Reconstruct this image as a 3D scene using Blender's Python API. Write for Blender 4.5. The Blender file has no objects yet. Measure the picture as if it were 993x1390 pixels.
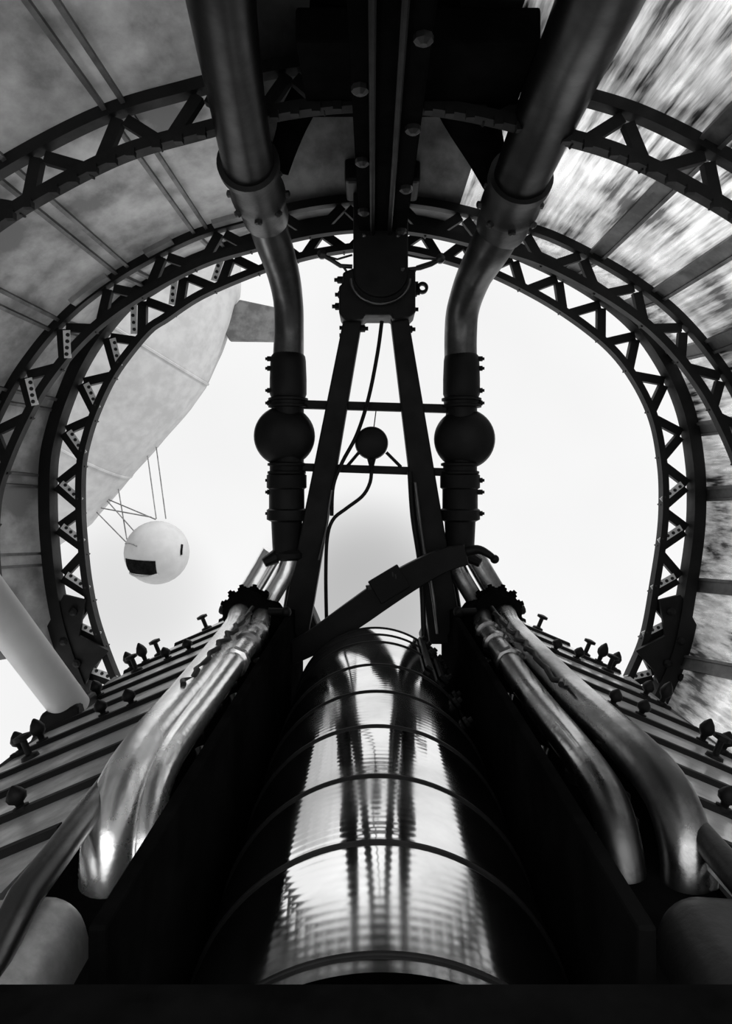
import bpy, math, random
from mathutils import Vector, Matrix
random.seed(7)
S = bpy.context.scene
COL = S.collection

# ------------------------------------------------------------------ camera, sky, sun, exposure
ZC = 2.2                      # eye height
FPX = 1000.0                  # focal length in pixels of the 993 px wide frame
CX, CY = 505.0, 650.0         # where the axis of the hull vanishes
cd = bpy.data.cameras.new('camera'); cam = bpy.data.objects.new('camera', cd); COL.objects.link(cam)
cam.location = (0, 0, ZC); cam.rotation_euler = (math.pi/2, 0, 0)
cd.sensor_fit = 'HORIZONTAL'; cd.sensor_width = 36.0; cd.lens = 36.0*FPX/993.0
cd.shift_x = (496.5-CX)/993.0; cd.shift_y = (CY-695.0)/993.0
cd.clip_start = 0.05; cd.clip_end = 500
S.camera = cam
try:
    S.view_settings.view_transform = 'Standard'; S.view_settings.look = 'None'
except Exception: pass
S.view_settings.gamma = 1.0; S.view_settings.exposure = 0.0; S.view_settings.use_curve_mapping = False

w = bpy.data.worlds.new('overcast_sky'); S.world = w; w.use_nodes = True
nt = w.node_tree; nt.nodes.clear()
out = nt.nodes.new('ShaderNodeOutputWorld'); bg = nt.nodes.new('ShaderNodeBackground')
tc = nt.nodes.new('ShaderNodeTexCoord')
noi = nt.nodes.new('ShaderNodeTexNoise'); noi.inputs['Scale'].default_value = 2.2; noi.inputs['Detail'].default_value = 3
nt.links.new(tc.outputs['Generated'], noi.inputs['Vector'])
def cloud(dirv, a, b):
    d = Vector(dirv).normalized()
    dt = nt.nodes.new('ShaderNodeVectorMath'); dt.operation = 'DOT_PRODUCT'
    nt.links.new(tc.outputs['Generated'], dt.inputs[0]); dt.inputs[1].default_value = d
    mr = nt.nodes.new('ShaderNodeMapRange'); mr.interpolation_type = 'SMOOTHSTEP'
    mr.inputs['From Min'].default_value = a; mr.inputs['From Max'].default_value = 1.0
    mr.inputs['To Min'].default_value = 0; mr.inputs['To Max'].default_value = b
    nt.links.new(dt.outputs['Value'], mr.inputs['Value']); return mr.outputs[0]
c1 = cloud((-0.01, 1, -0.17), 0.986, 0.42)      # a grey bank low in the middle
c2 = cloud((-0.33, 1, -0.16), 0.992, 0.16)
ad = nt.nodes.new('ShaderNodeMath'); ad.operation = 'ADD'; nt.links.new(c1, ad.inputs[0]); nt.links.new(c2, ad.inputs[1])
mm = nt.nodes.new('ShaderNodeMapRange'); mm.inputs['From Min'].default_value = .35; mm.inputs['From Max'].default_value = .65
mm.inputs['To Min'].default_value = .9; mm.inputs['To Max'].default_value = .97
nt.links.new(noi.outputs['Fac'], mm.inputs['Value'])
sb = nt.nodes.new('ShaderNodeMath'); sb.operation = 'SUBTRACT'
nt.links.new(mm.outputs[0], sb.inputs[0]); nt.links.new(ad.outputs[0], sb.inputs[1])
sx = nt.nodes.new('ShaderNodeSeparateXYZ'); nt.links.new(tc.outputs['Generated'], sx.inputs[0])
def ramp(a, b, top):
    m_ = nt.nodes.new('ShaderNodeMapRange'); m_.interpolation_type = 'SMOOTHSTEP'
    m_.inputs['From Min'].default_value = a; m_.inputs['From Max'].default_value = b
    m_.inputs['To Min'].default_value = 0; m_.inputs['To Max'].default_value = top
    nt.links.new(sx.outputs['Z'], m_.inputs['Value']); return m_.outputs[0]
r1, r2 = ramp(.35, .95, 2.2), ramp(-.45, -.9, 1.3)     # bright overcast zenith, unseen brightness added below to light the ceiling
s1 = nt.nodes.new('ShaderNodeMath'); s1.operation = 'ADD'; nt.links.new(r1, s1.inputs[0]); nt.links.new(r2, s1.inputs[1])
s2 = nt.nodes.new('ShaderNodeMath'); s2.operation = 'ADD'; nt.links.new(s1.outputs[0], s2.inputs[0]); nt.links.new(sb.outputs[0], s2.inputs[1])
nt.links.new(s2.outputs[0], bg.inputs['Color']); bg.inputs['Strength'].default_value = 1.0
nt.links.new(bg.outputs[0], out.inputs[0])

sd = bpy.data.lights.new('sun', 'SUN'); sd.energy = 3.8; sd.angle = math.radians(12)
sun = bpy.data.objects.new('sun', sd); COL.objects.link(sun)
sun.rotation_euler = Vector((0.74, -0.18, 0.64)).to_track_quat('Z', 'Y').to_euler()
sun.location = (20, -12, 24)

# ------------------------------------------------------------------ helpers
def V(X, Z, d): return Vector((X, d, Z+ZC))
def P(px, py, d): return Vector(((px-CX)/FPX*d, d, ZC-(py-CY)/FPX*d))
ROOT = {}

def mat(name, col, rough=.5, metal=0.0, streak=None, bump=None, spec=.5, glow=None):
    m = bpy.data.materials.new(name); m.use_nodes = True
    n = m.node_tree.nodes; L = m.node_tree.links; b = n['Principled BSDF']
    b.inputs['Base Color'].default_value = (col, col, col, 1)
    b.inputs['Roughness'].default_value = rough; b.inputs['Metallic'].default_value = metal
    b.inputs['Specular IOR Level'].default_value = spec
    t = n.new('ShaderNodeTexCoord')
    geo = n.new('ShaderNodeNewGeometry')
    src = geo.outputs['Position']
    sc, lo, hi, rlo, rhi, th = streak if streak else ((9, 9, 9), col*(1-.35), col*(1+.35), rough, min(1, rough*1.25), .5)
    mp = n.new('ShaderNodeMapping'); mp.inputs['Scale'].default_value = sc; L.new(src, mp.inputs['Vector'])
    a = n.new('ShaderNodeTexNoise'); a.inputs['Scale'].default_value = 1; a.inputs['Detail'].default_value = 6; a.inputs['Roughness'].default_value = .65
    L.new(mp.outputs[0], a.inputs['Vector'])
    c = n.new('ShaderNodeTexNoise'); c.inputs['Scale'].default_value = 2.1; c.inputs['Detail'].default_value = 3; L.new(src, c.inputs['Vector'])
    ml = n.new('ShaderNodeMath'); ml.operation = 'ADD'; L.new(a.outputs['Fac'], ml.inputs[0]); L.new(c.outputs['Fac'], ml.inputs[1])
    r = n.new('ShaderNodeMapRange'); r.inputs['From Min'].default_value = 2*th-.18; r.inputs['From Max'].default_value = 2*th+.18
    L.new(ml.outputs[0], r.inputs['Value'])
    r1 = n.new('ShaderNodeMapRange'); r1.inputs['To Min'].default_value = lo; r1.inputs['To Max'].default_value = hi; L.new(r.outputs[0], r1.inputs['Value'])
    r2 = n.new('ShaderNodeMapRange'); r2.inputs['To Min'].default_value = rhi; r2.inputs['To Max'].default_value = rlo; L.new(r.outputs[0], r2.inputs['Value'])
    L.new(r1.outputs[0], b.inputs['Base Color']); L.new(r2.outputs[0], b.inputs['Roughness'])
    if bump:
        kind, scale, stren, dist = bump
        if kind == 'wave':
            wv = n.new('ShaderNodeTexWave'); wv.wave_type = 'BANDS'; wv.bands_direction = 'Y'; wv.wave_profile = 'SIN'
            wv.inputs['Scale'].default_value = scale; wv.inputs['Distortion'].default_value = .6; wv.inputs['Detail'].default_value = 1
            wv.inputs['Detail Scale'].default_value = .6
            h = wv.outputs['Fac']; L.new(src, wv.inputs['Vector'])
        else:
            wv = n.new('ShaderNodeTexNoise'); wv.inputs['Scale'].default_value = scale; wv.inputs['Detail'].default_value = 4
            h = wv.outputs['Fac']; L.new(src, wv.inputs['Vector'])
        bp = n.new('ShaderNodeBump'); bp.inputs['Strength'].default_value = stren; bp.inputs['Distance'].default_value = dist
        L.new(h, bp.inputs['Height']); L.new(bp.outputs[0], b.inputs['Normal'])
    if glow:          # translucency added to brighten the skin from within, more in its pale patches
        tl = n.new('ShaderNodeBsdfTranslucent'); mx = n.new('ShaderNodeMixShader'); g = n.new('ShaderNodeMapRange')
        g.inputs['To Min'].default_value = glow[0]; g.inputs['To Max'].default_value = glow[1]
        L.new(r.outputs[0], g.inputs['Value']); tl.inputs['Color'].default_value = (.9, .9, .9, 1)
        L.new(g.outputs[0], mx.inputs[0]); L.new(b.outputs[0], mx.inputs[1]); L.new(tl.outputs[0], mx.inputs[2])
        L.new(mx.outputs[0], n['Material Output'].inputs[0])
    return m

M = dict(
    black=mat('black_paint', .004, .5, spec=.2, bump=('n', 30, .25, .004)),
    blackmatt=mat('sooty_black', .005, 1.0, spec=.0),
    iron=mat('dark_iron', .022, .38, .3, bump=('n', 55, .35, .003)),
    girder=mat('girder_black', .006, .55, spec=.25),
    rivet=mat('rivet_black', .01, .5),
    strip=mat('bare_duralumin_strip', .85, .5, 0, streak=((3, 3, 3), .8, .9, .5, .6, .5)),
    skinl=mat('weathered_skin', .35, .62, .15, streak=((4, 2.5, 4), .15, .36, .5, .75, .52), bump=("n", 14, .12, .01), glow=(.015, .06)),
    skinr=mat('brushed_metal_skin', .5, .3, .85, streak=((26, 1.6, 26), .17, .95, .22, .5, .505), bump=('n', 7, .2, .012), glow=(.0, .22)),
    skinc=mat('shaded_crown_skin', .03, .7, .2, streak=((8, 3, 8), .02, .06, .6, .8, .5)),  # shade from the keel fixtures, put into the crown skin's colour
    string=mat('stringer_metal', .11, .5, .4),
    pipe=mat('burnt_steel', .03, .33, .9, bump=('n', 40, .1, .003)),
    pipet=mat('dull_steel', .10, .32, .9, bump=('n', 30, .12, .003)),
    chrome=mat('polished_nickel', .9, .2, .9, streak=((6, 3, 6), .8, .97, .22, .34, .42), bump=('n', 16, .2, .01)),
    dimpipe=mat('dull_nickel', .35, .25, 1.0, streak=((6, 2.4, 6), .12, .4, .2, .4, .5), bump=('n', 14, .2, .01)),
    drum=mat('polished_drum_metal', .8, .1, 1.0, streak=((3, 3, 3), .7, .9, .06, .14, .5), bump=('wave', 11, .06, .001)),
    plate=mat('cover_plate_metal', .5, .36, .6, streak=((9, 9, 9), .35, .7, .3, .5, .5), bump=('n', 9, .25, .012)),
    plater=mat('cover_plate_sky_sheen', .6, .28, .35, streak=((9, 9, 9), .75, .95, .12, .25, .48), bump=('n', 9, .25, .012)),  # right-hand copy of the plate, paled to hold the sky's reflection
    white=mat('white_enamel', .55, .45, 0, streak=((3, 3, 3), .5, .6, .4, .5, .5)),
    hull=mat('airship_fabric', .66, .8, 0, streak=((.5, .5, .5), .28, .34, .8, .9, .5), spec=.1),
    fin=mat('airship_fin_fabric', .2, .8, 0, streak=((2, 2, 2), .08, .14, .8, .9, .5), spec=.1),
    ball=mat('gondola_paint', .6, .5, 0, streak=((1, 1, 1), .25, .28, .6, .65, .5), spec=.15),
    rope=mat('rope', .12, .8, 0),
    dark=mat('dark_opening', .005, .9, 0, spec=0),
)

class MB:
    def __init__(s): s.v = []; s.f = []
    def add(s, vs, fs):
        k = len(s.v); s.v += [Vector(x) for x in vs]; s.f += [tuple(i+k for i in f) for f in fs]
    def hexa(s, p):   # 8 points: 4 of one end then 4 of the other
        s.add(p, [(3,2,1,0),(4,5,6,7),(0,1,5,4),(1,2,6,5),(2,3,7,6),(3,0,4,7)])
    def box(s, a, b):
        x0,y0,z0 = a; x1,y1,z1 = b
        s.hexa([(x0,y0,z0),(x1,y0,z0),(x1,y1,z0),(x0,y1,z0),(x0,y0,z1),(x1,y0,z1),(x1,y1,z1),(x0,y1,z1)])
    def bar(s, p, q, w, t, w2=None, t2=None, side=Vector((0,1,0))):   # w across, t along `side`
        p, q = Vector(p), Vector(q); d = (q-p).normalized()
        n = d.cross(side)
        if n.length < 1e-5: n = Vector((1,0,0))
        n.normalize(); b = n.cross(d).normalized()
        w2 = w if w2 is None else w2; t2 = t if t2 is None else t2
        def q4(c, w, t): return [c-n*w/2-b*t/2, c+n*w/2-b*t/2, c+n*w/2+b*t/2, c-n*w/2+b*t/2]
        s.hexa(q4(p, w, t)+q4(q, w2, t2))
    def channel(s, p, q, w, t, th=.008):     # web with two flanges
        s.bar(p, q, w, th)
        p, q = Vector(p), Vector(q); d = (q-p).normalized(); n = d.cross(Vector((0,1,0))).normalized()
        for k in (-1, 1):
            o = n*(w/2-th/2)*k + Vector((0, t/2, 0))
            s.bar(p+o, q+o, th, t)
    def tube(s, pts, rad, seg=20, cap=True):
        pts = [Vector(p) for p in pts]; n = len(pts)
        if not hasattr(rad, '__len__'): rad = [rad]*n
        tan = []
        for i in range(n):
            a = pts[max(0, i-1)]; b = pts[min(n-1, i+1)]; tan.append((b-a).normalized())
        u = tan[0].cross(Vector((0.13, 1, 0.07)));
        if u.length < .1: u = tan[0].cross(Vector((1, 0, 0)))
        u.normalize(); vs = []
        for i in range(n):
            u = (u - tan[i]*u.dot(tan[i])).normalized(); v = tan[i].cross(u)
            for k in range(seg):
                a = 2*math.pi*k/seg; vs.append(pts[i]+(u*math.cos(a)+v*math.sin(a))*rad[i])
        fs = []
        for i in range(n-1):
            for k in range(seg):
                k2 = (k+1) % seg; fs.append((i*seg+k, i*seg+k2, (i+1)*seg+k2, (i+1)*seg+k))
        if cap: fs += [tuple(range(seg-1, -1, -1)), tuple((n-1)*seg+k for k in range(seg))]
        s.add(vs, fs)
    def lathe(s, o, ax, prof, seg=20):       # prof: (distance along axis, radius)
        o = Vector(o); ax = Vector(ax).normalized(); u = ax.orthogonal().normalized(); v = ax.cross(u); vs = []
        for h, r in prof:
            for k in range(seg):
                a = 2*math.pi*k/seg; vs.append(o+ax*h+(u*math.cos(a)+v*math.sin(a))*max(r, 1e-4))
        fs = [(i*seg+k, i*seg+(k+1) % seg, (i+1)*seg+(k+1) % seg, (i+1)*seg+k) for i in range(len(prof)-1) for k in range(seg)]
        fs += [tuple(range(seg-1, -1, -1)), tuple((len(prof)-1)*seg+k for k in range(seg))]
        s.add(vs, fs)
    def ball(s, c, r, sy=1.0, seg=32, ax=(0, 0, 1)):
        prof = [(-r*math.cos(math.pi*i/16), r*math.sin(math.pi*i/16)) for i in range(17)]
        k = len(s.v); s.lathe(c, ax, prof, seg)
        c = Vector(c)
        if sy != 1:
            for i in range(k, len(s.v)): s.v[i].y = c.y+(s.v[i].y-c.y)*sy
    def prism(s, poly, y0, y1):              # polygon given as world points on a plane of constant Y
        n = len(poly)
        s.add([(p[0], y0, p[2]) for p in poly]+[(p[0], y1, p[2]) for p in poly],
              [tuple(range(n)), tuple(range(2*n-1, n-1, -1))]+[(i, n+i, n+(i+1) % n, (i+1) % n) for i in range(n)])
    def band(s, A, B, y0, y1):               # flat curved band between two polylines
        n = len(A); vs = []
        for a, b in zip(A, B): vs += [(a[0],y0,a[2]), (b[0],y0,b[2]), (b[0],y1,b[2]), (a[0],y1,a[2])]
        fs = []
        for i in range(n-1):
            for k in range(4):
                fs.append((i*4+k, i*4+(k+1) % 4, (i+1)*4+(k+1) % 4, (i+1)*4+k))
        fs += [(3,2,1,0), tuple((n-1)*4+k for k in range(4))]
        s.add(vs, fs)
    def build_each(s, name, m, parent):      # every loose piece becomes a part of its own
        par = list(range(len(s.v)))
        def find(i):
            while par[i] != i: par[i] = par[par[i]]; i = par[i]
            return i
        for f in s.f:
            for j in f[1:]: par[find(j)] = find(f[0])
        groups = {}
        for f in s.f: groups.setdefault(find(f[0]), []).append(f)
        for fs in groups.values():
            ids = sorted({i for f in fs for i in f}); mp = {i: k for k, i in enumerate(ids)}
            q = MB(); q.add([s.v[i] for i in ids], [tuple(mp[i] for i in f) for f in fs]); q.build(name, m, parent)
    def build(s, name, m, parent=None, smooth=None, bevel=0, origin=None):
        me = bpy.data.meshes.new(name)
        if parent is not None: off = ROOT[parent.name]
        else:
            if origin is None:
                xs = [v.x for v in s.v]; ys = [v.y for v in s.v]; zs = [v.z for v in s.v]
                origin = Vector(((min(xs)+max(xs))/2, (min(ys)+max(ys))/2, min(zs)))
            off = Vector(origin)
        me.from_pydata([tuple(v-off) for v in s.v], [], s.f); me.update()
        o = bpy.data.objects.new(name, me); COL.objects.link(o)
        me.materials.append(M[m] if isinstance(m, str) else m)
        import bmesh
        bm = bmesh.new(); bm.from_mesh(me); bmesh.ops.recalc_face_normals(bm, faces=bm.faces); bm.to_mesh(me); bm.free()
        if smooth:
            for p in me.polygons: p.use_smooth = True
            me.set_sharp_from_angle(angle=math.radians(smooth))
        if bevel:
            bv = o.modifiers.new('bevel', 'BEVEL'); bv.width = bevel; bv.segments = 2; bv.limit_method = 'ANGLE'
        if parent is not None: o.parent = parent
        else: o.location = off
        ROOT[o.name] = off
        return o

def tag(o, label, cat=None, group=None):
    o['label'] = label
    if cat: o['category'] = cat
    if group: o['group'] = group
    return o
def thing(name, label, cat, loc, group=None):
    o = bpy.data.objects.new(name, None); COL.objects.link(o); o.location = loc; o.empty_display_size = .1
    ROOT[o.name] = Vector(loc); return tag(o, label, cat, group)
def struct(o): o['kind'] = 'structure'; return o

def resample(pts, step=None, n=None):
    pts = [Vector(p) for p in pts]; fine = []
    for i in range(len(pts)-1):
        p0 = pts[max(0, i-1)]; p1 = pts[i]; p2 = pts[i+1]; p3 = pts[min(len(pts)-1, i+2)]
        for k in range(12):
            t = k/12
            fine.append(.5*((2*p1)+(p2-p0)*t+(2*p0-5*p1+4*p2-p3)*t*t+(3*p1-p0-3*p2+p3)*t**3))
    fine.append(pts[-1])
    acc = [0]
    for a, b in zip(fine, fine[1:]): acc.append(acc[-1]+(b-a).length)
    if n is None: n = max(2, int(round(acc[-1]/step)))
    res = []; j = 0
    for k in range(n+1):
        t = acc[-1]*k/n
        while j < len(acc)-2 and acc[j+1] < t: j += 1
        f = (t-acc[j])/max(1e-9, acc[j+1]-acc[j]); res.append(fine[j].lerp(fine[j+1], min(1, f)))
    return res
def offset(path, w):                     # outward offset in the XZ plane (path runs left -> over the top -> right)
    res = []
    for i, p in enumerate(path):
        t = path[min(len(path)-1, i+1)]-path[max(0, i-1)]
        n = Vector((-t.z, 0, t.x)); n.normalize()
        ww = w(i, p) if callable(w) else w
        res.append(p+n*ww)
    return res

# cross section of the hull, half: (X, Z relative to the eye)
PROF = [(0,1.62),(.35,1.59),(.73,1.50),(1.04,1.405),(1.39,1.225),(1.64,1.055),(1.81,.90),(1.96,.72),(2.09,.52),(2.24,.2),(2.33,-.1),(2.34,-.5),(2.27,-.95),(2.08,-1.4),(1.78,-1.85)]
def section(d, zl=-1.85, zr=-1.85, grow=0.0):
    L = [(-x, z) for x, z in reversed(PROF) if z >= zl-1e-6]; R = [(x, z) for x, z in PROF[1:] if z >= zr-1e-6]
    return [V(x*(1+grow), z*(1+grow), d) for x, z in L+R]

# ------------------------------------------------------------------ the setting: hull skin
FI = [(215,1040),(188,975),(160,918),(134,847),(122,791),(116,738),(113,690),(114,632),(122,593),(134,558),(152,519),(173,487),(204,450),(226,435),(275,403),(350,371),(407,353),(450,344),(505,338),(560,344),(596,353),(623,361),(671,376),(749,417),(816,466),(855,512),(883,569),(895,632),(897,685),(894,730),(886,784),(872,861),(851,914),(822,975),(795,1040)]
DF = 4.9
fin_path = resample([P(x, y, DF) for x, y in FI], n=240)
def foff(i, p):
    zt = max(0, min(1, (p.z-ZC-.6)/.9)); base = .185
    mid = math.exp(-((p.z-ZC-1.0)/.35)**2)*.035
    return base*(1-zt)+.15*zt+mid
f_out = offset(fin_path, foff)
f_shell = offset(f_out, .092)

def arc_param(path, n):
    return resample(path, n=n)
shellS = lambda d: resample(section(d), n=120)
f120 = resample(f_shell, n=120)
secs = [shellS(.25), shellS(.7), shellS(1.4), shellS(2.8), shellS(4.2), [Vector((p.x, DF+.03, p.z)) for p in f120]]
# left skin ends above the open hatch, the right skin runs on down
def zone(i0, i1, k0, k1, name, m):
    b = MB(); vs = []; cols = i1-i0+1
    rows = secs[k0:k1+1]
    for r in rows:
        for i in range(i0, i1+1): vs.append(r[i])
    n = len(rows); N = len(vs)
    fs = [(r*cols+i, r*cols+i+1, (r+1)*cols+i+1, (r+1)*cols+i) for r in range(n-1) for i in range(cols-1)]
    b.add(vs, fs)
    return struct(b.build(name, m, smooth=30))
def idx(path, x0): return min(range(len(path)), key=lambda i: abs(path[i].x-x0) if path[i].z > ZC+.8 else 9)
ref = secs[3]
iL = idx(ref, -.5); iR = idx(ref, .5)
iLow = min(range(0, 60), key=lambda i: abs(ref[i].z-(ZC-1.08)))
zone(iLow, iL, 0, 5, 'wall_left', 'skinl')
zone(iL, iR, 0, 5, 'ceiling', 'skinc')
zone(iR, 120, 0, 5, 'wall_right', 'skinr')
b = MB(); b.box((-1.6, -1.6, ZC-2.1), (1.6, 1.02, ZC-.70)); struct(b.build('floor', 'blackmatt'))
b = MB(); b.box((-1.75, 1.02, ZC-2.1), (1.75, 5.4, ZC-2.02)); struct(b.build('floor', 'blackmatt'))

# stringers along the hull
def stringer(s0, label, left, k0=1, zz=None):
    b = MB()
    i = s0
    for r in range(k0, 5):
        p = secs[r][i]; q = secs[r+1][i]
        t = (secs[r][i+1]-secs[r][i-1]).normalized(); inn = Vector((-t.z, 0, t.x))*-1
        for k in (-1, 1):
            b.hexa([p+t*k*.038-t*.009, p+t*k*.038+t*.009, p+t*k*.038+t*.009+inn*.03, p+t*k*.038-t*.009+inn*.03,
                    q+t*k*.038-t*.009, q+t*k*.038+t*.009, q+t*k*.038+t*.009+inn*.03, q+t*k*.038-t*.009+inn*.03])
        if not left: b.hexa([p-t*.036, p+t*.036, p+t*.036+inn*.02, p-t*.036+inn*.02, q-t*.036, q+t*.036, q+t*.036+inn*.02, q-t*.036+inn*.02])
    o = b.build('stringer', 'string')
    tag(o, label, 'stringer', 'stringers along the hull skin'); return o
def at_xz(x, z):
    return min(range(2, 118), key=lambda i: (ref[i].x-x)**2+(ref[i].z-ZC-z)**2)
ords = ['first', 'second', 'third', 'fourth', 'fifth', 'sixth', 'seventh']
LS = [(-1.0,1.42),(-1.40,1.22),(-1.80,.92),(-2.06,.5),(-2.2,.0),(-2.19,-.5)]
for k, (x, z) in enumerate(LS): stringer(at_xz(x, z), 'grey channel stringer on the left hull skin, %s below the hull crown' % ords[k], True)
RS = [(.66,1.52),(1.25,1.29),(1.66,1.04),(1.93,.76),(2.13,.32),(2.2,-.08),(2.17,-.6),(2.05,-1.03),(1.88,-1.47)]
rn = ['first', 'second', 'third', 'fourth', 'fifth', 'sixth', 'seventh', 'eighth', 'ninth']
for k, (x, z) in enumerate(RS): stringer(at_xz(x, z), 'grey channel stringer on the brushed right hull skin, %s below the crown' % rn[k], False)

# ------------------------------------------------------------------ lattice ring frames
def ring(name, label, inner, outer, y0, y1, cw_in, cw_out, step, bw, nubs=False, skip=None, strips=None, deep=None):
    n = len(inner)-1
    mid = inner[n//2]
    root = thing(name, label, 'ring frame', (0, (y0+y1)/2, min(inner[0].z, inner[-1].z)), 'lattice ring frames of the hull')
    b = MB(); b.band(offset(inner, -cw_in*.1), offset(inner, cw_in), y0, y1)
    b.build('inner_chord', 'girder', root)
    b = MB(); b.band(outer, offset(outer, cw_out), y0-(deep or 0), y1)
    b.build('outer_chord', 'girder', root)
    L = sum((b_-a_).length for a_, b_ in zip(inner, inner[1:])); N = int(L/step)
    ym = (y0+y1)/2
    nodes_i = [inner[int(round(n*k/N))] for k in range(N+1)]
    nodes_o = [outer[int(round(n*(k+.5)/N))] for k in range(N)]
    cnt = 0
    for k in range(N):
        for (a, c) in ((nodes_i[k], nodes_o[k]), (nodes_o[k], nodes_i[k+1])):
            if skip and skip(a): continue
            mb = MB(); pa = Vector((a.x, ym, a.z)); pc = Vector((c.x, ym, c.z))
            dd = (pc-pa).normalized(); mb.channel(pa+dd*.030, pc-dd*.012, bw, (y1-y0)*.6)
            br = mb.build('brace', 'girder', root); cnt += 1
            if strips and strips(a, cnt):
                d = (pc-pa); Ld = d.length; d.normalize(); nn = d.cross(Vector((0, 1, 0))).normalized()
                if nn.z < 0: nn = -nn
                o0 = nn*(bw/2+.006)
                s_ = MB(); s_.bar(pa+d*Ld*.16+o0+nn*.008+Vector((0,-.028,0)), pa+d*Ld*.88+o0+nn*.012+Vector((0,-.028,0)), .040, .006)
                stp = s_.build('flange_strip', 'strip', root); stp.parent = br
                for q in range(4):
                    r_ = MB()
                    c_ = pa+d*Ld*(.26+.165*q)+o0+nn*(.004+.005*q)+Vector((0, -.031, 0))
                    r_.lathe(c_, (0, -1, 0), [(0, .011), (.006, .011), (.010, .006)], 10)
                    rr = r_.build('rivet', 'rivet', root); rr.parent = br
    if nubs:
        m_ = int(L/.085)
        for k in range(m_):
            p = inner[int(round(n*k/m_))]; nb = MB()
            nb.box((p.x-.016, y0-.012, p.z-.020), (p.x+.016, y0+.02, p.z+.012))
            nb.build('rivet', 'girder', root)
    return root

def sec_path(d, zl, zr): return resample(section(d, zl, zr), n=240)
# end frame
fr = ring('end_ring_frame', 'black lattice ring frame around the open end of the hull, farthest of the three', fin_path, f_out, DF-.04, DF+.04, .038, .075, .30, .056,
     strips=lambda a, c: (a.x < -1.0 and c % 2 == 1) or (a.x > 1.6 and a.z < ZC+.15 and c % 2 == 0), deep=.05)
for sx in (-1, 1):
    g = MB()
    poly = [P(505+sx*q[0], q[1], DF) for q in [(352, 880), (375, 905), (398, 960), (425, 985), (440, 930), (436, 850), (412, 805), (384, 812), (392, 860)]]
    g.prism(poly, DF-.075, DF-.045)
    for q in [(405, 830), (418, 870), (420, 920), (400, 900)]:
        g.lathe(P(505+sx*q[0], q[1], DF-.075), (0, -1, 0), [(0, .028), (.02, .028), (.03, .012)], 8)
    g.build('gusset_plate', 'girder', fr)
# middle frame
mo = offset(sec_path(4.2, -.95, -.95), -.05); mi = offset(mo, -.155)
ring('middle_ring_frame', 'black lattice ring frame standing just in front of the end frame', mi, mo, 4.17, 4.23, .04, .045, .33, .05,
     strips=lambda a, c: a.x < -1.7 and ZC+.3 < a.z < ZC+.95 and c % 2 == 1)
# near frame
no = offset(sec_path(2.8, -.5, -.5), -.05); ni = offset(no, -.16)
ring('near_ring_frame', 'black lattice ring frame crossing the hull above the two big pipes', ni, no, 2.77, 2.83, .038, .045, .30, .045, nubs=True)
# bright edge battens where the skin laps the middle frame
for (i0, i1, side) in ((at_xz(-1.78, .94)+1, at_xz(-1.42, 1.21)-1, 'above the left wall'), (at_xz(-1.38, 1.23)+1, at_xz(-1.02, 1.41)-1, 'between the upper left stringers'), (at_xz(-.96, 1.43)+1, at_xz(-.55, 1.55), 'left of the hull crown')):
    pp = [Vector((p.x, 4.1, p.z)) for p in secs[4][i0:i1+1]]
    b = MB(); b.band(offset(pp, -.012), offset(pp, -.04), 4.10, 4.165)
    tag(b.build('edge_batten', 'skinl'), 'pale edge batten on the middle ring, %s' % side, 'batten', 'edge battens on the middle ring')

# ------------------------------------------------------------------ crown: keel beam, hanging housing, A frame
t = thing('keel_beam', 'sooty black box beam running along the hull crown with hanging plates', 'beam', V(.04, 1.12, 2.6))
b = MB(); b.box((-.07, .3, ZC+1.30), (.18, 4.15, ZC+1.58)); b.build('box_girder', 'blackmatt', t, bevel=.01)
b = MB(); b.box((-.25, 2.4, ZC+1.42), (.55, 2.9, ZC+1.54)); b.build('cross_plate', 'blackmatt', t, bevel=.01)
for x in (.0, .09):
    b = MB(); b.tube([V(x, 1.285, .9), V(x, 1.285, 4.0)], .012, 8); b.build('control_rod', 'black', t)
b = MB()
for k in range(9): b.lathe(V(-.04 if k % 2 else .15, 1.30, 1.6+.28*k), (0, 0, -1), [(0, .03), (.018, .03), (.03, .012)], 8)
b.build_each('bolt', 'iron', t)

t = thing('hanging_housing', 'black rounded housing hanging from the crown above the two inclined struts', 'housing', P(515, 412, 4.0))
b = MB()
pts = [(480, 262), (480, 380)]+[(516-36*math.cos(a), 380+32*math.sin(a)) for a in [math.pi*k/14 for k in range(1, 14)]]+[(552, 380), (552, 262)]
b.prism([P(x, y, 4.0) for x, y in pts], 3.86, 4.12); b.build('body', 'black', t, bevel=.012)
b = MB(); b.tube([P(516-40*math.cos(a), 378+34*math.sin(a), 3.84) for a in [math.pi*k/18 for k in range(0, 19)]], .007, 8)
tag(b.build('rim', 'pipet', t, smooth=50), 'pale curved rim of the housing')
b = MB(); b.tube([P(509, 288, 3.83), P(509.5, 250, 3.83), P(508, 200, 3.6)], .006, 8); b.build('sight_rod', 'pipet', t)
b = MB(); b.tube([P(486, 270, 3.9), P(484, 255, 3.9), P(489, 243, 3.9), P(486, 228, 3.9)], .02, 10); b.build('elbow', 'iron', t, smooth=60)
b = MB()
for x, y in ((519, 276), (518, 285), (537, 280), (531, 222), (540, 320), (494, 320), (546, 366)): b.lathe(P(x, y, 3.86), (0, -1, 0), [(0, .012), (.012, .012), (.018, .005)], 8)
b.build_each('bolt', 'pipet', t)
b = MB(); b.prism([P(x, y, 4.0) for x, y in [(470, 275), (470, 215), (492, 195), (545, 195), (566, 215), (566, 275)]], 3.72, 4.0); b.build('gear_case', 'black', t, bevel=.02)

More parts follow.
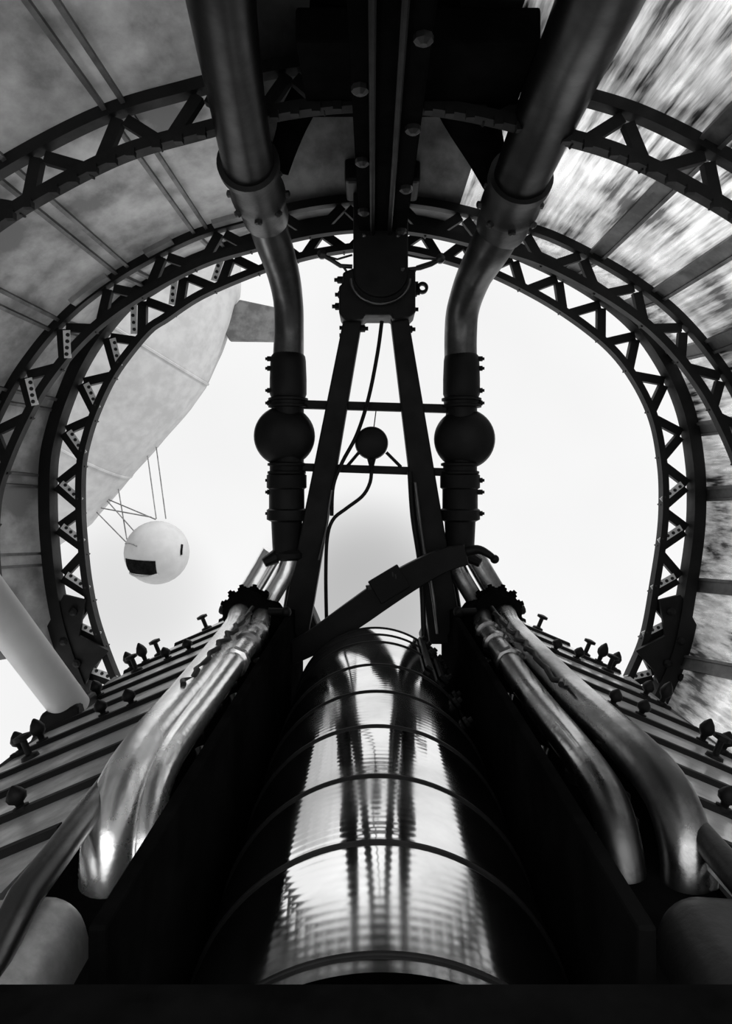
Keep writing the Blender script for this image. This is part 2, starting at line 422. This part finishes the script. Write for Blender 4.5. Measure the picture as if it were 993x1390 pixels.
# inclined struts
t = thing('a_frame_strut', 'black A shaped frame of two inclined struts joined by two crossbars in the opening', 'strut frame', P(505, 900, 3.95))
dl = 4.0
def legb(xt0, xt1, yt, xb0, xb1, yb):
    b = MB(); f, k = dl-.05, dl+.05
    T = [P(xt0, yt, dl), P(xt1, yt, dl), P(xb1, yb, dl), P(xb0, yb, dl)]
    b.prism(T, f, k); return b
legb(467, 492, 432, 379, 418, 868).build('leg', 'black', t, bevel=.008)
legb(529, 553, 430, 582, 628, 872).build('leg', 'black', t, bevel=.008)
b = MB(); b.bar(P(405, 549, dl), P(606, 555, dl), .046, .05); b.build('crossbar', 'black', t, bevel=.006)
b = MB(); b.bar(P(405, 634, dl), P(606, 641, dl), .044, .05); b.build('crossbar', 'black', t, bevel=.006)
b = MB(); b.prism([P(x, y, dl) for x, y in [(466,378),(466,392),(461,396),(461,432),(468,440),(493,440),(495,434),(530,434),(532,440),(556,436),(562,430),(562,376),(552,372),(480,372)]], 3.88, 4.1)
b.build('crosshead', 'black', t, bevel=.01)
b = MB()
for x, y, dx in ((462, 400, -1), (458, 416, -1), (461, 380, -1), (560, 420, 1), (562, 398, 1), (468, 445, -1), (468, 455, -1), (556, 447, 1), (492, 446, 1)):
    b.lathe(P(x, y, 3.98), (dx, 0, 0), [(-.02, .02), (.012, .02), (.016, .011), (.03, .011), (.03, .004)], 8)
b.build_each('bolt', 'black', t)
# lug with a hole
b = MB(); c = P(573, 391, 3.98); pr = []
N = 24
for y in (3.965, 3.995):
    for k in range(N):
        a = 2*math.pi*k/N; pr.append((c.x+.031*math.cos(a), y, c.z+.031*math.sin(a)))
    for k in range(N):
        a = 2*math.pi*k/N; pr.append((c.x+.015*math.cos(a), y, c.z+.015*math.sin(a)))
fs = []
for k in range(N):
    k2 = (k+1) % N
    fs += [(k, k2, N+k2, N+k), (2*N+k, 3*N+k, 3*N+k2, 2*N+k2), (k, 2*N+k, 2*N+k2, k2), (N+k, N+k2, 3*N+k2, 3*N+k)]
b.add(pr, fs); b.box(tuple(P(558, 398, 3.965)), tuple(P(567, 384, 3.995))); b.build('lug', 'black', t)
# guy rods beside the head
for pts, lab, px in (([(437, 346), (448, 352), (462, 361), (478, 362)], 'left', 437), ([(597, 352), (585, 359), (570, 364), (552, 366)], 'right', 597)):
    b = MB(); b.tube([P(x, y, 3.98) for x, y in pts], .012, 8)
    q = pts[0]; e = pts[-1]
    b.tube([P(q[0], q[1], 3.98), P((q[0]*.3+e[0]*.7), 362, 3.98), P(e[0]-(4 if e[0] < 500 else -8), 374, 3.98)], .007, 8)
    b.tube([P(q[0], q[1], 3.98), P((q[0]+e[0])/2, q[1]-1 if px > 500 else 352, 3.98), P(e[0], 346, 3.98)], .006, 8)
    b.lathe(P(q[0], q[1], 3.99), (0, -1, 0), [(-.02, .012), (0, .026), (.02, .026), (.03, .01)], 12)
    tag(b.build('stay_rod', 'iron', smooth=50), 'thin dark forked stay rod at the %s of the hanging housing' % lab, 'rod')

# small round gauge between the struts
t = thing('round_pulley', 'small black disc on a forked bracket above the lower crossbar', 'pulley', P(504, 634, 4.0))
b = MB(); b.lathe(P(504, 602, 4.03), (0, -1, 0), [(0, .070), (.01, .085), (.05, .09), (.09, .085), (.1, .07)], 36); b.build('disc', 'black', t, smooth=35)
b = MB(); b.tube([P(504, 620, 3.98), P(504, 636, 3.98)], [.028, .010], 12); b.build('stem', 'black', t)
for xx in (470, 544):
    b = MB(); b.tube([P(504+(xx-504)*.5, 614, 3.98), P(xx, 634, 3.98)], .009, 8); b.build('bracket_arm', 'black', t)
b = MB(); b.tube([P(510, 558, 4.0), P(507, 582, 4.0)], .003, 6); b.build('wire', 'black', t)

def cable(pts, r, name, lab, m='black', cat='cable'):
    q = resample([P(*p) for p in pts], n=40)
    b = MB(); b.tube(q, r, 10); return tag(b.build(name, m, smooth=60), lab, cat)
cable([(518, 436, 3.95), (512, 480, 3.94), (500, 540, 3.93), (484, 590, 3.93), (464, 628, 3.93), (452, 660, 3.93), (450, 700, 3.94)], .0105, 'rubber_cable', 'thin black cable bowing down from the crosshead to the left strut')
cable([(504, 638, 3.96), (502, 655, 3.95), (492, 673, 3.95), (470, 690, 3.95), (452, 705, 3.94), (444, 730, 3.94), (442, 780, 3.94), (443, 845, 3.94)], .010, 'hose', 'thin hose curling from the small disc down beside the left strut', cat='hose')
cable([(556, 640, 3.92), (560, 700, 3.92), (569, 760, 3.92), (573, 810, 3.9), (575, 866, 3.86)], .014, 'conduit', 'dark conduit running down the inner face of the right strut', cat='conduit')
cable([(450, 665, 3.92), (446, 690, 3.92), (443, 715, 3.92), (432, 760, 3.92)], .006, 'steel_wire', 'fine bright wire along the inner face of the left strut', 'pipet', cat='wire')
cable([(563, 655, 3.91), (574, 740, 3.9), (586, 800, 3.88), (594, 860, 3.86)], .010, 'brass_tube', 'thin grey tube beside the conduit on the right strut', 'pipet', cat='tube')

# diagonal strap
t = thing('diagonal_strap', 'black slanting strap crossing from the left strut foot up to the right pipe', 'strap', P(395, 885, 3.75))
pts = [(392, 888), (430, 868), (480, 834), (520, 806), (560, 781), (600, 761), (632, 752)]
pp = resample([P(x, y, 3.78) for x, y in pts], n=40)
b = MB(); wd = [.054+.018*math.sin(math.pi*i/40) for i in range(41)]
b.band(offset(pp, lambda i, p: -wd[i]), offset(pp, lambda i, p: wd[i]), 3.75, 3.80); b.build('band', 'black', t, bevel=.006)
b = MB(); b.bar(P(508, 805, 3.755), P(548, 781, 3.755), .135, .02); b.build('splice_plate', 'black', t, bevel=.006)
b = MB()
for x, y in ((501, 800), (533, 782), (537, 785)): b.tube([P(x, y, 3.76), P(x-1, y-6, 3.76)], .016, 10)
b.build_each('bolt', 'iron', t)
b = MB(); b.tube(resample([P(628, 750, 3.8), P(648, 746, 3.78), P(662, 752, 3.76), P(671, 759, 3.75)], n=14), [.03-.001*i for i in range(15)], 12); b.build('hook_end', 'black', t, smooth=60)
b = MB(); b.ball(P(671, 759, 3.75), .023, seg=12); b.build('knob', 'black', t, smooth=60)

# ------------------------------------------------------------------ the two big vertical pipes
def vst(cx, stations, d):
    """lathe round a vertical axis; stations (py, r_px)"""
    z0 = P(cx, stations[0][0], d); prof = []
    for y, r in stations: prof.append(((y-stations[0][0])/FPX*d, r/FPX*d))
    return z0, prof
def big_pipe(side, label, up, lo, cx, cdisc):
    s = 1 if side == 'right' else -1
    t = thing('intake_pipe', label, 'pipe', P(cx, 748, 4.0), 'tall black intake pipes')
    # upper, thick
    pts = resample([P(x, y, d) for x, y, d, r in up], n=30)
    rr = [r/FPX*d for x, y, d, r in up]
    rad = []
    for i in range(31):
        q = i/30*(len(up)-1); j = min(len(up)-2, int(q)); rad.append(rr[j]+(rr[j+1]-rr[j])*(q-j))
    b = MB(); b.tube(pts, rad, 36); b.build('upper_pipe', 'pipe', t, smooth=60)
    # collar
    a, c = Vector(pts[-1]), P(lo[0][0], lo[0][1], lo[0][2]); ax = (c-a).normalized(); L = (c-a).length; R0 = rad[-1]; R1 = lo[0][3]/FPX*lo[0][2]
    b = MB(); b.lathe(a, ax, [(-.02, R0+.004), (-.02, R0+.022), (.025, R0+.022), (.03, R0+.008), (L*.45, R0+.008), (L*.5, R0+.018), (L*.6, R0+.018), (L*.65, R0+.0), (L*.85, (R0+R1)/2+.01), (L, R1+.016), (L+.03, R1+.012), (L+.03, R1)], 36)
    b.build('collar', 'iron', t, smooth=30)
    b = MB()
    for k in range(8):
        u = ax.orthogonal().normalized(); v = ax.cross(u); an = 2*math.pi*k/8
        b.lathe(a+ax*L*.55+(u*math.cos(an)+v*math.sin(an))*(R0+.018), (u*math.cos(an)+v*math.sin(an)), [(-.01, .018), (.014, .018), (.02, .008)], 8)
    b.build_each('bolt', 'iron', t)
    # lower, thin, with its bend
    n = 36; pl = resample([P(x, y, d) for x, y, d, r in lo], n=n); rl = [r/FPX*d for x, y, d, r in lo]; rad = []
    for i in range(n+1):
        q = i/n*(len(lo)-1); j = min(len(lo)-2, int(q)); rad.append(rl[j]+(rl[j+1]-rl[j])*(q-j))
    b = MB(); b.tube(pl, rad, 32); b.build('bent_pipe', 'pipet', t, smooth=60)
    z, pr = vst(cx, [(480, 20), (484, 23), (490, 24), (515, 25), (535, 25), (540, 23)], 4.0); b = MB(); b.lathe(z, (0, 0, -1), pr, 32); b.build('sleeve', 'black', t, smooth=30)
    z, pr = vst(cx, [(540, 24), (541, 27), (544, 27), (545, 24), (549, 24), (550, 27), (553, 27), (554, 20)], 4.0); b = MB(); b.lathe(z, (0, 0, -1), pr, 32); b.build('flange', 'black', t, smooth=30)
    b = MB(); c = P(cdisc[0], cdisc[1], 4.0)
    b.lathe(c+Vector((0, .11, 0)), (0, -1, 0), [(0, .05), (.02, .11), (.05, .15), (.09, .164), (.13, .164), (.17, .15), (.2, .11), (.215, .05)], 48); b.build('valve_body', 'black', t, smooth=50)
    b = MB(); b.lathe(P(cx, 550, 4.0), (0, 0, -1), [(0, .085), (.33, .085)], 24); b.build('valve_neck', 'black', t, smooth=30)
    z, pr = vst(cx-2, [(627, 20), (629, 26), (632, 26), (633, 23), (639, 23), (640, 26), (643, 26), (644, 22)], 4.0); b = MB(); b.lathe(z, (0, 0, -1), pr, 32); b.build('flange', 'black', t, smooth=30)
    z, pr = vst(cx-2, [(643, 24), (645, 27), (662, 27), (664, 24), (690, 24), (692, 27), (705, 27), (708, 21), (750, 19)], 4.0); b = MB(); b.lathe(z, (0, 0, -1), pr, 32); b.build('lower_sleeve', 'black', t, smooth=30)
    b = MB()
    for y in (487, 500, 530, 547, 652, 668, 697):
        c = P(cx+s*25, y, 3.98); b.lathe(c, (s, 0, 0), [(-.02, .014), (.014, .014), (.014, .008), (.024, .008)], 8)
    b.build_each('bolt', 'black', t)
    return t
big_pipe('left', 'tall black pipe with a round valve standing left of the inclined struts',
   [(286,-150,1.8,60),(300,0,2.15,47),(322,140,2.65,38),(337,222,3.05,35)],
   [(360,292,3.6,27),(368,320,3.7,25),(384,370,3.85,22),(391,410,3.95,20),(392,450,4.0,20),(391,490,4.0,21)], 391, (386,592))
big_pipe('right', 'tall black pipe with a round valve standing right of the inclined struts',
   [(868,-150,1.7,72),(812,0,2.1,57),(762,110,2.6,47),(706,242,3.15,37)],
   [(682,305,3.5,31),(664,338,3.6,28),(642,378,3.8,24),(628,420,3.95,22),(625,455,4.0,22),(625,490,4.0,22)], 626, (630,596))
# dark branch ducts joining each collar from the crown
for pts, rad, lab in (([(450,-60,2.5),(425,60,2.9),(402,140,3.2),(385,200,3.5),(376,232,3.55)], [60,44,34,24,18], 'left'), ([(590,-60,2.5),(612,60,2.9),(634,140,3.1),(660,210,3.35),(676,250,3.4)], [64,56,46,34,22], 'right')):
    q = [P(*p) for p in pts]; b = MB(); b.tube(resample(q, n=4*(len(q)-1)), [ (rad[i//4]+(rad[min(len(rad)-1, i//4+1)]-rad[i//4])*(i % 4)/4)/FPX*3.1 for i in range(4*(len(q)-1)+1)], 28)
    tag(b.build('branch_duct', 'blackmatt', smooth=60), 'sooty black branch duct running from the hull crown into the %s pipe collar' % lab, 'duct')

# ------------------------------------------------------------------ engine block in the dark, mounts
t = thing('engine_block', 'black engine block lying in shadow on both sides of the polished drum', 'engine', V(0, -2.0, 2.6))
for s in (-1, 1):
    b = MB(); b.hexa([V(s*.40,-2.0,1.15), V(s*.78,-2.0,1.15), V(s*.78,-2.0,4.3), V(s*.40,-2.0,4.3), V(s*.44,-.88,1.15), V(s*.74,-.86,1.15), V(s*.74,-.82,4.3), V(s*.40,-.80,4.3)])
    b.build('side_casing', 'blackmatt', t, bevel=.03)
    b = MB(); b.hexa([V(s*.402,-1.9,1.15), V(s*.45,-1.9,1.15), V(s*.45,-1.9,4.15), V(s*.402,-1.9,4.15), V(s*.415,-.70,1.15), V(s*.445,-.70,1.15), V(s*.445,-.70,4.15), V(s*.415,-.70,4.15)]); b.build('added_reflection_shield', 'blackmatt', t, bevel=.006)  # thin wall added to cut side reflections in the drum
    b = MB(); b.hexa([V(s*.26,-.9,4.02), V(s*.52,-.9,4.02), V(s*.52,-.9,4.25), V(s*.26,-.9,4.25), V(s*.38,-.60,4.06), V(s*.45,-.45,4.06), V(s*.45,-.45,4.2), V(s*.38,-.60,4.2)]); b.build('pedestal', 'black', t, bevel=.02)
    for k in range(8):
        y = 1.8+.3*k
        b = MB(); b.lathe(V(s*.60, -.86, y), (0, 0, 1), [(0, .05), (.03, .05), (.04, .03), (.09, .03), (.1, .015)], 14); b.build('cylinder_stud', 'iron', t, smooth=30)
    for k in range(4):
        y = 1.7+.55*k
        b = MB(); b.tube(resample([V(s*.52, -.82, y), V(s*.50, -.88, y-.03), V(s*.48, -1.05, y-.06), V(s*.47, -1.3, y-.06)], n=10), .022, 12); b.build('oil_pipe', 'dimpipe', t, smooth=60)
b = MB(); b.box((-.42, 1.15, ZC-2.0), (.42, 4.0, ZC-1.7)); b.build('sump', 'blackmatt', t)
b = MB(); b.lathe(V(0.015, -1.21, .96), (0, 1, 0), [(0, .30), (.03, .36), (.12, .38), (.2, .38)], 40); b.build('end_hub', 'blackmatt', t, smooth=30)

# polished drum
H = .75; RD = .40; XD = .015; ZD = -H-RD
t = thing('polished_drum', 'large polished metal drum with dark hoops lying between the two cover slopes', 'drum', V(XD, ZD-RD, 2.4))
ys = [1.16, 1.52, 1.86, 2.235, 2.60, 2.975, 3.39, 3.71]
def rd(y): return RD + .0
prof = []
y = 1.12
while y <= 3.74: prof.append((y-1.12, RD)); y += .0655
prof.append((3.74-1.12, RD)); prof.append((3.78-1.12, RD-.035))
b = MB(); b.lathe(V(XD, ZD, 1.12), (0, 1, 0), prof, 128); b.build('shell', 'drum', t, smooth=40)
for yy in ys+[3.55]:
    b = MB(); b.lathe(V(XD, ZD, yy-.005), (0, 1, 0), [(0, RD-.005), (0, RD+.003), (.002, RD+.005), (.009, RD+.005), (.011, RD+.003), (.011, RD-.005)], 128); b.build('hoop', 'black', t, smooth=30)
b = MB()
for k, (an, yy) in enumerate([(35, 3.70), (39, 3.66), (43, 3.6), (47, 3.55), (41, 3.5), (46, 3.46), (50, 3.42), (52, 3.3), (48, 3.2), (55, 3.1), (52, 2.95), (57, 2.8)]):
    a = math.radians(an); c = V(XD+math.sin(a)*(RD+.004), ZD+math.cos(a)*(RD+.004), yy); r = Vector((math.sin(a), 0, math.cos(a)))
    b.lathe(c, r, [(0, .024), (.014, .024), (.016, .012), (.032, .012)], 10)
b.build_each('bolt', 'black', t)
for a0 in (34, 44):
    a = math.radians(a0); c = V(XD+math.sin(a)*(RD+.012), ZD+math.cos(a)*(RD+.012), 3.25)
    b = MB(); b.bar(c+Vector((0, .45, 0)), c-Vector((0, .1, 0)), .012, .03, side=Vector((math.cos(a), 0, -math.sin(a)))); b.build('clasp_strap', 'black', t)

# ------------------------------------------------------------------ nickel pipes along each side
def side_pipes(s, lab):
    t = thing('coolant_pipes', 'pair of bright nickel pipes descending the %s side toward the viewer under a black clamp' % lab, 'pipes', V(s*.62, -1.5, 2.6), 'bright nickel pipe pairs')
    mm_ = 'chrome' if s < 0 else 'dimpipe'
    def zz(y): return -.71
    # outer
    if s < 0: OX = [.66, .63, .61, .60, .59, .575, .56, .55]; IX = [.555, .55, .545, .545, .53, .50, .49, .485]
    else: OX = [.665, .655, .66, .68, .69, .685, .67, .66]; IX = [.55, .545, .54, .55, .56, .555, .55, .545]
    o = [V(s*.545, -.40, 4.03), V(s*.60, -.50, 4.02), V(s*.69, -.67, 3.92), V(s*OX[0], -.71, 3.6), V(s*OX[1], -.71, 3.0), V(s*OX[2], -.71, 2.4), V(s*OX[3], -.71, 1.95), V(s*OX[4], -.735, 1.72), V(s*OX[5], -.82, 1.60), V(s*OX[6], -.95, 1.57), V(s*OX[7], -1.3, 1.57)]
    b = MB(); b.tube(resample(o, n=90), .058, 28); b.build('outer_pipe', mm_, t, smooth=60)
    i_ = [V(s*.43, -.40, 3.98), V(s*.475, -.52, 3.96), V(s*.57, -.69, 3.86), V(s*IX[0], -.73, 3.6), V(s*IX[1], -.73, 3.0), V(s*IX[2], -.73, 2.4), V(s*IX[3], -.735, 1.95), V(s*IX[4], -.77, 1.74), V(s*IX[5], -.86, 1.63), V(s*IX[6], -1.0, 1.6), V(s*IX[7], -1.35, 1.6)]
    b = MB(); b.tube(resample(i_, n=90), .048, 28); b.build('inner_pipe', mm_, t, smooth=60)
    # clamp at the crest
    c = V(s*.65, -.70, 3.86)
    b = MB(); b.lathe(c+Vector((0, -.07, 0)), (0, 1, 0), [(0, .10), (.02, .125), (.12, .125), (.14, .10)], 20)
    b.lathe(c+Vector((-s*.09, -.05, -.03)), (0, 1, 0), [(0, .08), (.02, .1), (.1, .1), (.12, .08)], 20)
    for k in range(6):
        a = math.radians(20+28*k); b.lathe(c+Vector((math.cos(a)*.115, 0, math.sin(a)*.115)), (math.cos(a), 0, math.sin(a)), [(0, .024), (.02, .024), (.024, .012), (.035, .012)], 8)
    b.build('clamp', 'blackmatt', t, smooth=30)
    b = MB(); b.tube([c+Vector((-s*.12, -.08, .02)), c+Vector((-s*.2, -.1, .02))], .02, 10); b.ball(c+Vector((-s*.21, -.1, .02)), .028, seg=12); b.build('clamp_lever', 'black', t, smooth=60)
    # saddle at the top joint
    b = MB(); b.lathe(V(s*.45, -.38, 4.0), (0, 0, -1), [(0, .075), (.02, .09), (.045, .09), (.06, .07)], 20); b.tube([V(s*.52, -.42, 3.97), V(s*.58, -.45, 3.95)], [.04, .025], 10); b.build('top_saddle', 'black', t, smooth=30)
    # couplings
    for y in (3.45, 3.2, 2.9):
        b = MB(); b.lathe(V(s*.547, -.73, y), (0, 1, 0), [(0, .05), (.006, .062), (.05, .062), (.056, .05)], 8 if y == 2.9 else 16); b.build('coupling', 'dimpipe' if y > 3 else mm_, t, smooth=25)
    b = MB(); q = [V(s*(.60+.012*math.sin(k*1.9)), -.655+.010*math.cos(k*2.3), 3.7-.055*k) for k in range(26)]
    b.tube(q, .010, 8); b.build('safety_chain', 'black', t, smooth=60)
    return t
side_pipes(-1, 'left'); side_pipes(1, 'right')

# ------------------------------------------------------------------ sloping covers with strips, battens and knobs
def cover_z(x): return -.80-.42*(abs(x)-.72)
def knob(mb, c, h=.10, r=.030, up=Vector((0, 0, 1))):
    mb.lathe(c-up*.01, up, [(0, r*.9), (.012, r*.9), (.014, r*.45), (h*.3, r*.5), (h*.42, r*1.0), (h*.6, r*1.15), (h*.8, r*.8), (h*.97, r*.25), (h, .002)], 12)
def cover(s, lab, mp_):
    t = thing('engine_cover', 'sloping %s engine cover of overlapping metal strips with black knobs' % lab, 'engine cover', V(s*1.05, -1.1, 2.8), 'sloping engine covers')
    pitch = .30; k = 0; y = 1.05
    up = Vector((s*.42, 0, 1)).normalized()
    def outer(y): return 1.385 if y <= 4.0 else 1.385-(y-4.0)*.66
    while y < 4.93:
        y1 = min(y+pitch, 4.95)
        xa, xb = .70, outer(y); xc = outer(y1)
        step = .012
        def pt(x, yy, h): return V(s*x, cover_z(x)+h, yy)
        b = MB()
        b.hexa([pt(xa, y, -.02), pt(xb, y, -.02), pt(xc, y1, -.03), pt(xa, y1, -.03), pt(xa, y, step), pt(xb, y, step), pt(xc, y1, 0), pt(xa, y1, 0)])
        b.build('cover_strip', mp_, t)
        b = MB(); b.hexa([pt(xa, y-.022, 0), pt(xb+.01, y-.022, 0), pt(xb+.01, y+.022, 0), pt(xa, y+.022, 0), pt(xa, y-.012, .018), pt(xb+.01, y-.012, .018), pt(xb+.01, y+.012, .018), pt(xa, y+.012, .018)])
        b.build('batten', 'black', t)
        if y > 1.5:
            pr = 2 if k % 2 == 0 else 0
            for j in range(pr):
                x = xb-.03-.07*j; b = MB(); knob(b, pt(x, y+.0+.02*j, .02), .085+.015*((k+j) % 3), .026, up); b.build('knob', 'black', t, smooth=50)
            if y < 4.4 and k % 3 == 0:
                for j in range(2):
                    x = .93+.12*j+.02*(k % 3); 
                    if x < xb-.2:
                        b = MB(); knob(b, pt(x, y+.03*j, .02), .07, .024, up); b.build('knob', 'black', t, smooth=50)
            if y > 3.9 or k % 4 == 1:
                x = xb-.16; c = pt(x, y+.1, .0)
                b = MB(); b.lathe(c, up, [(0, .035), (.02, .03), (.025, .012), (.075, .012), (.08, .032), (.095, .032), (.1, .01)], 12); b.build('filler_cap', 'black', t, smooth=30)
        y += pitch; k += 1
    b = MB()   # edge rail
    b.hexa([V(s*1.37,cover_z(1.385)-.10,1.05),V(s*1.40,cover_z(1.385)-.10,1.05),V(s*1.40,cover_z(1.385)-.10,4.0),V(s*1.37,cover_z(1.385)-.10,4.0),V(s*1.37,cover_z(1.385)+.005,1.05),V(s*1.40,cover_z(1.385)+.005,1.05),V(s*1.40,cover_z(1.385)+.005,4.0),V(s*1.37,cover_z(1.385)+.005,4.0)])
    b.build('edge_rail', 'iron', t)
    return t
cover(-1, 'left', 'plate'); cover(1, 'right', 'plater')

# near rounded boxes at the lower corners
for s, lab in ((-1, 'left'), (1, 'right')):
    t = thing('rocker_box', 'rounded grey box close to the viewer at the lower %s corner' % lab, 'box', V(s*.62, -.95, 1.25))
    b = MB(); b.hexa([V(s*.50,-.95,1.06), V(s*.80,-.95,1.06), V(s*.80,-.95,1.42), V(s*.50,-.95,1.42), V(s*.53,-.78,1.08), V(s*.76,-.79,1.08), V(s*.74,-.77,1.40), V(s*.54,-.76,1.40)])
    o = b.build('housing', 'plate' if s < 0 else 'iron', t, bevel=.07, smooth=180); o.modifiers[0].segments = 7
    b = MB(); b.tube([V(-.64, -.72, 2.3), V(-.63, -.73, 1.8), V(-.615, -.74, 1.3), V(-.61, -.80, 1.12)] if s < 0 else [V(.715, -.755, 2.3), V(.715, -.77, 1.8), V(.72, -.79, 1.3), V(.72, -.85, 1.1)], .03, 16); b.build('feed_pipe', 'dimpipe' if s < 0 else 'iron', t, smooth=60)

# white strut at the left
t = thing('white_strut', 'thick white round strut coming down at the far left onto the cover edge', 'strut', V(-1.37, -1.06, 3.3))
E = V(-1.345, -1.03, 3.3); dv = Vector((-.17, -.3, .485))
b = MB(); b.tube([E, E+dv*3.3], .083, 40); b.build('tube', 'white', t, smooth=40)
b = MB(); b.hexa([V(-1.48,-1.16,3.15), V(-1.26,-1.10,3.15), V(-1.26,-1.10,3.45), V(-1.48,-1.16,3.45), V(-1.44,-1.02,3.2), V(-1.28,-.98,3.2), V(-1.28,-.98,3.42), V(-1.44,-1.02,3.42)]); b.build('foot_bracket', 'black', t, bevel=.015)

# ------------------------------------------------------------------ outside: airship and hanging ball
DA = 40.0
A0 = P(0, 760, DA); A1 = P(300, 280, DA); axv = (A1-A0)
prof = [(0,.02),(.03,26),(.09,54),(.183,77),(.323,88),(.43,98),(.546,108),(.61,110),(.70,104),(.755,98),(.844,84),(.92,60),(1,30),(1.06,4)]
L = axv.length; dense = []
for i in range(len(prof)-1):
    for k in range(5):
        q = k/5; q2 = (1-math.cos(q*math.pi))/2*.3+q*.7
        dense.append(((prof[i][0]+(prof[i+1][0]-prof[i][0])*q)*L, (prof[i][1]+(prof[i+1][1]-prof[i][1])*q2)/FPX*DA))
t = thing('airship', 'pale fabric airship hull floating outside at the upper left of the opening', 'airship', P(100, 740, DA))
b = MB(); b.lathe(A0, axv, dense, 64); b.build('hull', 'hull', t, smooth=60)
b = MB()
pf = [P(x, y, DA) for x, y in [(326, 408), (392, 422), (392, 464), (312, 463), (300, 440)]]; b.prism(pf, DA-.25, DA+.25); tag(b.build('tail_fin', 'fin', t, bevel=.05), 'dark grey tail fin')
ax_n = axv.normalized()
for tt, R in ((.62, 110), (.33, 88.5)):
    b = MB(); b.lathe(A0+ax_n*(tt*L-.06), ax_n, [(0, R/FPX*DA), (.02, (R+1.0)/FPX*DA), (.12, (R+1.0)/FPX*DA), (.14, R/FPX*DA)], 64); b.build('seam_band', 'hull', t, smooth=40)

DB = 38.0
t = thing('ball_gondola', 'white spherical gondola with a dark window hanging below the airship', 'gondola', P(213, 793, DB))
cb = P(213, 750, DB); RB = 43/FPX*DB
b = MB(); b.ball(cb, RB, seg=64); b.build('sphere', 'ball', t, smooth=60)
def on_ball(px, py, lift=1.0):
    x = (px-213)/43; z = -(py-750)/43; y = -math.sqrt(max(0, 1-x*x-z*z)); return cb+Vector((x, y, z))*RB*lift
b = MB(); nx, nz = 12, 6; vs = []
for l_ in (.99, 1.006):
    for j in range(nz+1):
        for i in range(nx+1): vs.append(on_ball(179+44*i/nx+(0 if i else 0), 755+2*i/nx+(19.5 if i > 0 else 16)*j/nz, l_))
n1 = (nx+1)*(nz+1); fs = []
for j in range(nz):
    for i in range(nx):
        a = j*(nx+1)+i; fs.append((n1+a, n1+a+1, n1+a+nx+2, n1+a+nx+1)); fs.append((a, a+nx+1, a+nx+2, a+1))
per = [i for i in range(nx+1)]+[j*(nx+1)+nx for j in range(1, nz+1)]+[nz*(nx+1)+i for i in range(nx-1, -1, -1)]+[j*(nx+1) for j in range(nz-1, 0, -1)]
for a, c in zip(per, per[1:]+per[:1]): fs.append((a, c, n1+c, n1+a))
b.add(vs, fs); tag(b.build('window', 'dark', t), 'dark window of the gondola')
b = MB(); b.tube([on_ball(178+46*i/14, 775+4*math.sin(math.pi*i/14), 1.012) for i in range(15)], .06, 10); b.build('window_sill', 'ball', t, smooth=60)
b = MB(); b.tube([on_ball(251, 738+13*i/5, 1.0) for i in range(6)], .07, 8); tag(b.build('porthole', 'dark', t), 'small dark slot')
b = MB(); b.tube([on_ball(171+(i/16)*27, 738-3*math.sin(i/16*3.1), 1.002) for i in range(17)], .025, 6); b.build('seam', 'rope', t)
ropes = [((200, 617), (212, 704), 'steep rope from the hull side to the ball crown'), ((212, 607), (225, 704), 'rightmost steep rope above the ball'), ((142, 676), (211, 705), 'long slanting rope from the hull nose to the ball crown'),
         ((142, 676), (181, 720), 'short slanting rope crossing the others left of the ball'), ((124, 688), (172, 737), 'lowest slanting rope at the left of the ball'), ((160, 660), (172, 732), 'nearly upright rope at the left of the ball'), ((128, 688), (205, 702), 'flattest rope from the nose to the ball')]
for (a, c, lb) in ropes:
    b = MB(); b.tube([P(a[0], a[1], DA), P(c[0], c[1], DB)], .035, 6); tag(b.build('suspension_rope', 'rope'), lb, 'rope', 'ropes holding the ball gondola')
